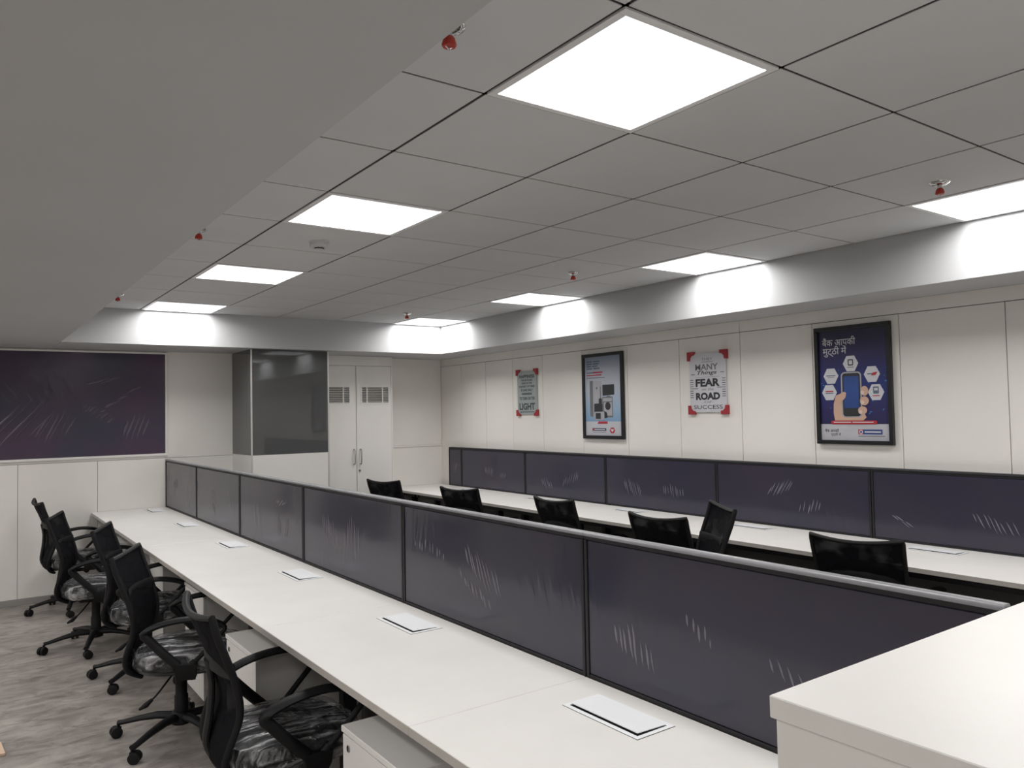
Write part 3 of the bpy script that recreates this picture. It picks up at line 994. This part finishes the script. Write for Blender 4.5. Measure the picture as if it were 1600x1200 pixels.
    for sy in (-1, 1):
        cm.tube([(0.012, sy * 0.006, 0.027), (0.012, sy * 0.010, 0.027), (0.012, sy * 0.022, 0.027), (0.012, sy * 0.025, 0.027)], [0.024, 0.027, 0.027, 0.020], [0.024, 0.027, 0.027, 0.020], n=16)
    cm.box(-0.012, 0.030, -0.0055, 0.0055, 0.018, 0.050)
    cm.cyl((0, 0, 0.040), (0, 0, 0.064), 0.008, n=8)
    cas_me = cm.mesh('castor', smooth=True)
    for k in range(5):
        a = 2 * PI * k / 5 + PI
        l = link('base_leg', leg_me, BLACK_PL, t, (0, 0, 0), a)
        link('castor', cas_me, BLACK_PL, l, (0.316, 0, 0), 0.7 + 1.3 * k)
    return t


CHAIRS = [  # hub x, y, facing (deg from +X), label, base turn, scale, lift
    (-0.322, 0.995, -3, 'black mesh task chair nearest the camera, cut by the bottom edge', 'near', 10),
    (-0.355, 2.300, -25, 'black mesh task chair second from the camera beside the near desk row', 'near', -11),
    (-0.310, 3.400, -20, 'black mesh task chair third from the camera beside the near desk row', 'near', -10),
    (-0.475, 4.330, -17, 'black mesh task chair fourth from the camera beside the near desk row', 'near', 17),
    (-0.475, 5.655, 3, 'farthest black mesh task chair, beside the near desk row by the back wall', 'near', 3),
    (2.452, 5.320, 19, 'farthest black mesh chair at the right desk row, in front of the white cupboard', 'far', 0),
    (2.572, 4.040, 15, 'black mesh chair at the right desk row, second from the cupboard', 'far', 15),
    (2.655, 2.740, 2, 'black mesh chair at the right desk row, middle of five facing the wall', 'far', 30),
    (2.525, 1.560, 5, 'black mesh chair at the right desk row next to the sideways chair', 'far', 5),
    (2.631, 0.350, 13, 'black mesh chair at the right desk row nearest the camera, largest over the partition', 'far', 25),
    (1.945, 1.080, 146, 'black mesh chair turned sideways, standing taller than the others in the right row', 'far', 40),
]
proto = make_chair()
for k, (x, y, a, lab, grp, bt) in enumerate(CHAIRS):
    c = proto if k == 0 else copy_tree(proto)
    c.location = (x, y, 0)
    c.rotation_euler = (0, 0, math.radians(a))
    tag(c, lab, 'chair', 'task chairs along the near desks' if grp == 'near' else 'task chairs along the right desks')
    for ch in c.children:
        if ch.name.startswith('base_leg'):
            ch.rotation_euler.z += math.radians(bt - (CHAIRS[0][5] if k else 0))
    if k == len(CHAIRS) - 1:               # gas lift raised
        for ch in c.children:
            if not (ch.name.startswith('base_leg') or ch.name.startswith('base_hub') or ch.name.startswith('gas_column')):
                ch.location.z += 0.12
            if ch.name.startswith('gas_column'):
                ch.scale = (1, 1, (0.318 + 0.12 - 0.10) / 0.218)
                ch.location.z = 0.10 - 0.10 * ch.scale.z

# ------------------------------------------------------------------ posters on the right wall
def poster_root(name, y0, y1, z0, z1, label, cat, off=0.0):
    """local x runs along -Y (to the right as seen), local y up, local z into the room; origin at lower left"""
    o = empty(name)
    m = Matrix(((0, 0, -1, XR - off), (-1, 0, 0, y0), (0, 1, 0, z0), (0, 0, 0, 1)))
    o.matrix_world = m
    tag(o, label, cat)
    return o, abs(y0 - y1), z1 - z0


def slab(name, b, mat, parent, bevel=0.0):
    return box_obj(name, b, mat, parent, bevel)


def shape(name, pts, z, mat, parent, th=0.0004):
    mb_ = MB()
    mb_.loft([[(x, y, z) for x, y in pts], [(x, y, z + th) for x, y in pts]])
    return link(name, mb_.mesh(name), mat, parent)


def text(body, cx, cy, w, h, mat, parent, z, bold=0.0, shear=0.0, name='lettering'):
    c = bpy.data.curves.new('lettering', 'FONT')
    c.body = body
    c.offset = bold
    c.shear = shear
    c.resolution_u = 3
    tmp = bpy.data.objects.new('tmp', c)
    COL.objects.link(tmp)
    dg = bpy.context.evaluated_depsgraph_get()
    me = bpy.data.meshes.new_from_object(tmp.evaluated_get(dg))
    bpy.data.objects.remove(tmp)
    bpy.data.curves.remove(c)
    xs_ = [v.co.x for v in me.vertices]
    ys_ = [v.co.y for v in me.vertices]
    mx_, my_ = (min(xs_) + max(xs_)) / 2, (min(ys_) + max(ys_)) / 2
    sx, sy = w / (max(xs_) - min(xs_)), h / (max(ys_) - min(ys_))
    for v in me.vertices:
        v.co = ((v.co.x - mx_) * sx, (v.co.y - my_) * sy, 0)
    o = link(name, me, None, parent, (cx, cy, z))
    me.materials.clear()
    me.materials.append(mat)
    return o


def bar(x0, x1, y0, y1, mat, parent, z, name='printed_line'):
    return shape(name, [(x0, y0), (x1, y0), (x1, y1), (x0, y1)], z, mat, parent, 0.0003)


def ell(cx, cy, rx, ry, n=20, a0=0, a1=2 * PI):
    return [(cx + rx * math.cos(a0 + (a1 - a0) * k / n), cy + ry * math.sin(a0 + (a1 - a0) * k / n)) for k in range(n)]


def rrect(x0, x1, y0, y1, r, n=5):
    out = []
    for cx, cy, a in ((x1 - r, y1 - r, 0), (x0 + r, y1 - r, PI / 2), (x0 + r, y0 + r, PI), (x1 - r, y0 + r, 1.5 * PI)):
        out += [(cx + r * math.cos(a + PI / 2 * k / n), cy + r * math.sin(a + PI / 2 * k / n)) for k in range(n + 1)]
    return out


INK = plain('print_black', (0.03, 0.03, 0.035), 0.5)
INK_G = plain('print_grey', (0.16, 0.16, 0.17), 0.5)
INK_T = plain('print_slate', (0.055, 0.075, 0.080), 0.5)
PAPER = plain('print_white', (0.62, 0.62, 0.66), 0.45, var=0.02)
PAPER_G = plain('print_grey_green', (0.36, 0.40, 0.40), 0.45, var=0.04)
FRAME_BK = plain('black_frame', (0.012, 0.012, 0.014), 0.35)
P_NAVY = plain('print_navy', (0.022, 0.022, 0.075), 0.4, var=0.1, scale=3)
P_BLUE = plain('print_blue', (0.03, 0.06, 0.22), 0.4)
P_RED = plain('print_red', (0.45, 0.03, 0.05), 0.4)
P_SKIN = plain('print_skin', (0.62, 0.40, 0.30), 0.5)
P_NAIL = plain('print_pale_skin', (0.72, 0.58, 0.50), 0.5)
P_SILV = plain('print_silver', (0.38, 0.38, 0.41), 0.5)
P_SILV_D = plain('print_dark_silver', (0.15, 0.16, 0.17), 0.5)
P_CYAN = plain('print_cyan_spark', (0.05, 0.22, 0.50), 0.4)
P_GREY = plain('print_footer_grey', (0.50, 0.50, 0.54), 0.45)
P_STEEL = plain('print_steel_blue', (0.12, 0.16, 0.22), 0.5)


def grad_mat(name, stops, h):
    m, nt, p, out = new_mat(name)
    tc = node(nt, 'ShaderNodeTexCoord')
    sep = node(nt, 'ShaderNodeSeparateXYZ')
    nt.links.new(tc.outputs['Object'], sep.inputs[0])
    d = node(nt, 'ShaderNodeMath', operation='DIVIDE')
    nt.links.new(sep.outputs['Y'], d.inputs[0])
    d.inputs[1].default_value = h
    nt.links.new(ramp(nt, d.outputs[0], stops), p.inputs['Base Color'])
    p.inputs['Roughness'].default_value = 0.35
    return m


def clips(root, W, Hh, s=0.062):
    for cx, cy, sx, sy in ((0, 0, 1, 1), (W, 0, -1, 1), (0, Hh, 1, -1), (W, Hh, -1, -1)):
        e = 0.016
        pts = [(cx - sx * e, cy - sy * e), (cx + sx * (s - e), cy - sy * e), (cx + sx * (s - e), cy + sy * 0.010), (cx + sx * 0.030, cy + sy * 0.014), (cx + sx * 0.014, cy + sy * 0.030), (cx + sx * 0.010, cy + sy * (s - e)), (cx - sx * e, cy + sy * (s - e))]
        mb_ = MB()
        mb_.loft([[(x, y, 0.001) for x, y in pts], [(x, y, 0.022) for x, y in pts]])
        link('corner_clip', mb_.mesh('corner_clip', 0.001), RED_CLIP, root)


# 1: grey-green motivational poster with red corner clips
r, W, Hh = poster_root('wall_poster', 4.615, 4.285, 1.565, 2.010, 'small grey-green quote poster ending in LIGHT, with red corner clips', 'poster')
slab('board', (0, W, 0, Hh, 0.006, 0.013), PAPER_G, r, 0.001)
clips(r, W, Hh)
for s, y, h, w in (('HAPPINESS', 0.870, 0.070, 0.78), ('CAN BE FOUND', 0.785, 0.042, 0.58), ('EVEN IN THE', 0.715, 0.040, 0.52), ('DARKEST OF TIMES', 0.640, 0.040, 0.80),
                   ('IF ONE ONLY', 0.555, 0.050, 0.60), ('REMEMBERS', 0.470, 0.045, 0.52), ('TO TURN ON THE', 0.365, 0.065, 0.78), ('LIGHT', 0.180, 0.145, 0.80)):
    text(s, W / 2, Hh * y, W * w, Hh * h * 1.12, INK_T, r, 0.0134, 0.045)
bar(W * 0.12, W * 0.88, Hh * 0.045, Hh * 0.062, INK_T, r, 0.0132)

# 2: framed poster of household appliances
r, W, Hh = poster_root('framed_poster', 3.575, 3.035, 1.334, 2.108, 'black-framed pale blue poster picturing a fridge, television and appliances', 'framed poster')
fwid = 0.030
for b in ((0, W, 0, fwid), (0, W, Hh - fwid, Hh), (0, fwid, fwid, Hh - fwid), (W - fwid, W, fwid, Hh - fwid)):
    slab('frame', (b[0], b[1], b[2], b[3], 0.001, 0.028), FRAME_BK, r, 0.002)
F1BG = grad_mat('print_pale_blue_gradient', [(0.0, (0.50, 0.50, 0.54)), (0.20, (0.50, 0.51, 0.55)), (0.205, (0.20, 0.33, 0.50)), (0.34, (0.30, 0.42, 0.56)), (0.6, (0.46, 0.49, 0.56)), (0.82, (0.40, 0.43, 0.50)), (1.0, (0.17, 0.22, 0.31))], Hh)
slab('print', (fwid, W - fwid, fwid, Hh - fwid, 0.004, 0.012), F1BG, r)
Z = 0.0122


def U(u):
    return fwid + (W - 2 * fwid) * u


def V(v):
    return fwid + (Hh - 2 * fwid) * v


for v0, u1 in ((0.945, 0.42), (0.915, 0.40), (0.885, 0.36), (0.855, 0.42)):
    bar(U(0.06), U(u1 * 0.5), V(v0 - 0.012), V(v0 + 0.006), P_STEEL, r, Z)
    bar(U(u1 * 0.58), U(u1), V(v0 - 0.012), V(v0 + 0.006), P_STEEL, r, Z)
bar(U(0.05), U(0.24), V(0.792), V(0.806), P_STEEL, r, Z)
bar(U(0.22), U(0.50), V(0.792), V(0.810), P_RED, r, Z)
bar(U(0.05), U(0.47), V(0.760), V(0.774), P_RED, r, Z)
bar(U(0.05), U(0.56), V(0.728), V(0.738), P_SILV_D, r, Z)
# fridge
shape('print_fridge_side', [(U(0.13), V(0.245)), (U(0.22), V(0.235)), (U(0.22), V(0.70)), (U(0.13), V(0.695))], Z, P_SILV_D, r)
shape('print_fridge_door', [(U(0.22), V(0.235)), (U(0.47), V(0.25)), (U(0.47), V(0.695)), (U(0.22), V(0.70))], Z, P_SILV, r)
bar(U(0.42), U(0.445), V(0.42), V(0.62), P_SILV_D, r, Z + 0.0005)
shape('print_badge', ell(U(0.33), V(0.60), 0.012, 0.012, 12), Z + 0.0005, P_SILV_D, r)
# television on stand, cooker
shape('print_television', [(U(0.49), V(0.50)), (U(0.81), V(0.51)), (U(0.81), V(0.64)), (U(0.49), V(0.64))], Z + 0.0005, INK, r)
bar(U(0.60), U(0.70), V(0.488), V(0.50), INK_G, r, Z + 0.0005)
bar(U(0.48), U(0.76), V(0.228), V(0.488), P_SILV_D, r, Z)
bar(U(0.50), U(0.74), V(0.430), V(0.472), P_SILV, r, Z + 0.0005)
bar(U(0.52), U(0.74), V(0.25), V(0.415), P_SILV, r, Z + 0.0005)
shape('print_washer_door', ell(U(0.63), V(0.37), 0.036, 0.036, 18), Z + 0.001, INK, r)
# dark appliances in front
shape('print_chair_back', rrect(U(0.38), U(0.47), V(0.34), V(0.47), 0.012), Z + 0.001, INK, r)
shape('print_speaker', rrect(U(0.25), U(0.48), V(0.28), V(0.405), 0.014), Z + 0.0015, INK, r)
shape('print_microwave', rrect(U(0.26), U(0.53), V(0.195), V(0.30), 0.006), Z + 0.002, P_SILV, r)
bar(U(0.29), U(0.43), V(0.21), V(0.285), INK, r, Z + 0.0025)
shape('print_iron', [(U(0.50), V(0.215)), (U(0.62), V(0.225)), (U(0.60), V(0.29)), (U(0.52), V(0.31))], Z + 0.0015, INK, r)
shape('print_banner', [(U(0.33), V(0.148)), (U(0.61), V(0.148)), (U(0.61), V(0.178)), (U(0.36), V(0.178))], Z, P_RED, r)
bar(U(0.18), U(0.57), V(0.060), V(0.092), P_NAVY, r, Z)
bar(U(0.24), U(0.54), V(0.071), V(0.081), PAPER, r, Z + 0.0005)
bar(U(0.18), U(0.23), V(0.064), V(0.088), P_RED, r, Z + 0.0005)
bar(U(0.18), U(0.57), V(0.040), V(0.045), P_STEEL, r, Z)
shape('print_emblem', ell(U(0.735), V(0.065), 0.036, 0.028, 6), Z, P_RED, r)
shape('print_emblem_heart', [(U(0.69), V(0.075)), (U(0.735), V(0.045)), (U(0.78), V(0.075)), (U(0.755), V(0.085)), (U(0.735), V(0.075)), (U(0.71), V(0.085))], Z + 0.0005, PAPER, r)
bar(U(0.69), U(0.78), V(0.094), V(0.101), P_NAVY, r, Z)

# 3: white quote poster with red corner clips
r, W, Hh = poster_root('wall_poster', 2.285, 1.925, 1.560, 2.020, 'white quote poster reading FEAR and ROAD with red corner clips', 'poster')
slab('board', (0, W, 0, Hh, 0.006, 0.013), PAPER, r, 0.001)
clips(r, W, Hh, 0.070)
Z = 0.0134
for s, u, v, w, h, mt, bold, sh in (('THEY', 0.50, 0.895, 0.30, 0.045, INK_G, 0.0, 0), ('MANY', 0.48, 0.765, 0.62, 0.105, INK_G, 0.02, 0), ('Things', 0.49, 0.660, 0.54, 0.085, INK, 0.012, 0.3),
                                    ('FEAR', 0.50, 0.500, 0.66, 0.135, INK, 0.045, 0), ('on the', 0.50, 0.390, 0.32, 0.048, INK_G, 0.0, 0.2), ('ROAD', 0.50, 0.270, 0.66, 0.125, INK, 0.055, 0),
                                    ('-OF-', 0.50, 0.172, 0.32, 0.038, INK_G, 0.0, 0), ('SUCCESS', 0.50, 0.088, 0.78, 0.066, INK, 0.005, 0)):
    text(s, W * u, Hh * v, W * w, Hh * h, mt, r, Z, bold, sh)
bar(W * 0.34, W * 0.66, Hh * 0.846, Hh * 0.853, INK_G, r, Z)
bar(W * 0.05, W * 0.15, Hh * 0.640, Hh * 0.650, INK, r, Z)
bar(W * 0.85, W * 0.95, Hh * 0.660, Hh * 0.670, INK, r, Z)
bar(W * 0.18, W * 0.82, Hh * 0.592, Hh * 0.596, INK_G, r, Z)
for k in range(9):
    v = 0.250 + 0.037 * k
    ln = 0.24 if k == 4 else 0.11
    bar(W * 0.015, W * ln, Hh * v, Hh * (v + 0.010), INK, r, Z)
    bar(W * (1 - ln), W * 0.985, Hh * (v + 0.01), Hh * (v + 0.020), INK, r, Z)

# 4: framed navy poster, phone in hand
r, W, Hh = poster_root('framed_poster', 1.170, 0.645, 1.338, 2.114, 'large black-framed navy poster of a hand holding a phone, Hindi headline', 'framed poster')
fwid = 0.026
for b in ((0, W, 0, fwid), (0, W, Hh - fwid, Hh), (0, fwid, fwid, Hh - fwid), (W - fwid, W, fwid, Hh - fwid)):
    slab('frame', (b[0], b[1], b[2], b[3], 0.001, 0.030), FRAME_BK, r, 0.002)
F2BG = grad_mat('print_navy_gradient', [(0.0, (0.02, 0.02, 0.07)), (0.30, (0.028, 0.024, 0.11)), (0.50, (0.020, 0.035, 0.17)), (0.72, (0.026, 0.022, 0.10)), (1.0, (0.016, 0.015, 0.035))], Hh)
slab('print', (fwid, W - fwid, fwid, Hh - fwid, 0.004, 0.012), F2BG, r)
Z = 0.0122
text('बैंक आपकी', U(0.305), V(0.900), (W - 2 * fwid) * 0.50, Hh * 0.072, PAPER, r, Z, 0.008)
text('मुट्ठी में', U(0.240), V(0.810), (W - 2 * fwid) * 0.36, Hh * 0.092, PAPER, r, Z, 0.008)
rs = random.Random(11)
for k in range(26):
    su_, sv_ = rs.choice((rs.uniform(0.70, 0.98), rs.uniform(0.02, 0.30), rs.uniform(0.72, 0.98))), rs.uniform(0.24, 0.64)
    shape('print_spark', ell(U(su_), V(sv_), rs.uniform(0.003, 0.010), rs.uniform(0.002, 0.005), 8), Z, P_CYAN, r)
for u, v in ((0.475, 0.690), (0.175, 0.585), (0.145, 0.435), (0.775, 0.585), (0.825, 0.425)):
    hx = shape('print_hexagon', ell(U(u), V(v), 0.054, 0.058, 6), Z + 0.0005, PAPER, r)
# hexagon contents
shape('print_icon_phone', rrect(U(0.435), U(0.515), V(0.672), V(0.728), 0.006), Z + 0.001, INK, r)
bar(U(0.450), U(0.500), V(0.682), V(0.718), PAPER, r, Z + 0.0015)
bar(U(0.425), U(0.525), V(0.653), V(0.659), INK_G, r, Z + 0.001)
bar(U(0.105), U(0.245), V(0.584), V(0.593), P_STEEL, r, Z + 0.001)
bar(U(0.125), U(0.225), V(0.571), V(0.576), INK_G, r, Z + 0.001)
bar(U(0.085), U(0.205), V(0.440), V(0.450), P_RED, r, Z + 0.001)
bar(U(0.085), U(0.205), V(0.424), V(0.432), P_STEEL, r, Z + 0.001)
bar(U(0.71), U(0.78), V(0.583), V(0.594), P_STEEL, r, Z + 0.001)
shape('print_red_mark', [(U(0.765), V(0.572)), (U(0.83), V(0.576)), (U(0.855), V(0.604)), (U(0.79), V(0.598))], Z + 0.0015, P_RED, r)
shape('print_icon_phone', rrect(U(0.785), U(0.865), V(0.412), V(0.475), 0.006), Z + 0.001, P_STEEL, r)
bar(U(0.800), U(0.850), V(0.440), V(0.462), PAPER, r, Z + 0.0015)
bar(U(0.775), U(0.875), V(0.390), V(0.398), P_RED, r, Z + 0.001)
# phone and hand
shape('print_palm', [(U(0.22), V(0.160)), (U(0.60), V(0.160)), (U(0.68), V(0.205)), (U(0.64), V(0.26)), (U(0.36), V(0.24)), (U(0.325), V(0.30)), (U(0.32), V(0.37)), (U(0.36), V(0.41)), (U(0.39), V(0.435)), (U(0.37), V(0.445)),
                     (U(0.32), V(0.425)), (U(0.24), V(0.405)), (U(0.205), V(0.33)), (U(0.20), V(0.25))], Z + 0.001, P_SKIN, r)
shape('print_phone_case', rrect(U(0.325), U(0.625), V(0.205), V(0.615), 0.026), Z + 0.0015, P_SILV, r)
shape('print_phone_face', rrect(U(0.345), U(0.605), V(0.215), V(0.603), 0.020), Z + 0.002, INK, r)
F2SC = grad_mat('print_phone_screen', [(0.0, (0.02, 0.03, 0.12)), (0.45, (0.03, 0.08, 0.28)), (0.75, (0.03, 0.06, 0.20))], Hh)
sc_ = shape('print_phone_screen', [(U(0.365), V(0.29)), (U(0.585), V(0.29)), (U(0.585), V(0.575)), (U(0.365), V(0.575))], Z + 0.0025, F2SC, r)
for cx, cy, a, b in ((0.665, 0.440, 0.026, 0.040), (0.660, 0.352, 0.030, 0.036), (0.630, 0.268, 0.031, 0.032)):
    shape('print_finger', ell(U(cx), V(cy), a, b * 0.8, 16), Z + 0.003, P_SKIN, r)
    shape('print_fingernail', ell(U(cx - 0.030), V(cy - 0.014), 0.013, 0.013, 12), Z + 0.0035, P_NAIL, r)
shape('print_thumb', [(U(0.24), V(0.33)), (U(0.325), V(0.345)), (U(0.385), V(0.385)), (U(0.40), V(0.425)), (U(0.37), V(0.440)), (U(0.30), V(0.415)), (U(0.25), V(0.39))], Z + 0.003, P_SKIN, r)
shape('print_red_banner', rrect(U(0.16), U(0.83), V(0.145), V(0.178), 0.010), Z + 0.004, P_RED, r)
bar(U(0.20), U(0.46), V(0.158), V(0.167), PAPER, r, Z + 0.0045)
bar(U(0.48), U(0.78), V(0.158), V(0.167), PAPER, r, Z + 0.0045)
bar(U(0.0), U(1.0), V(0.0), V(0.146), P_GREY, r, Z + 0.0005)
text('बैंक आपकी', U(0.165), V(0.088), (W - 2 * fwid) * 0.21, Hh * 0.030, INK, r, Z + 0.0012, 0.006)
text('मुट्ठी में', U(0.225), V(0.050), (W - 2 * fwid) * 0.15, Hh * 0.032, INK, r, Z + 0.0012, 0.006)
bar(U(0.625), U(0.895), V(0.055), V(0.098), P_BLUE, r, Z + 0.001)
bar(U(0.555), U(0.625), V(0.055), V(0.098), P_RED, r, Z + 0.001)
shape('print_logo_ring', ell(U(0.595), V(0.0765), 0.013, 0.013, 16), Z + 0.0015, PAPER, r)
shape('print_logo_dot', ell(U(0.595), V(0.0765), 0.007, 0.007, 12), Z + 0.002, P_BLUE, r)
bar(U(0.645), U(0.875), V(0.070), V(0.083), PAPER, r, Z + 0.0015)
bar(U(0.555), U(0.93), V(0.036), V(0.043), INK_G, r, Z + 0.001)

# ------------------------------------------------------------------ odds and ends
pl = MB()
pl.box(-0.45, 0.0, -0.012, 0.16, 0.0, 0.012)
o = link('wooden_board', pl.mesh('wooden_board', 0.001), PLY, None, (-1.083, 2.60, 0.0005), math.radians(4))
tag(o, 'beige board lying on the floor, only its corner in view at the left edge', 'board')
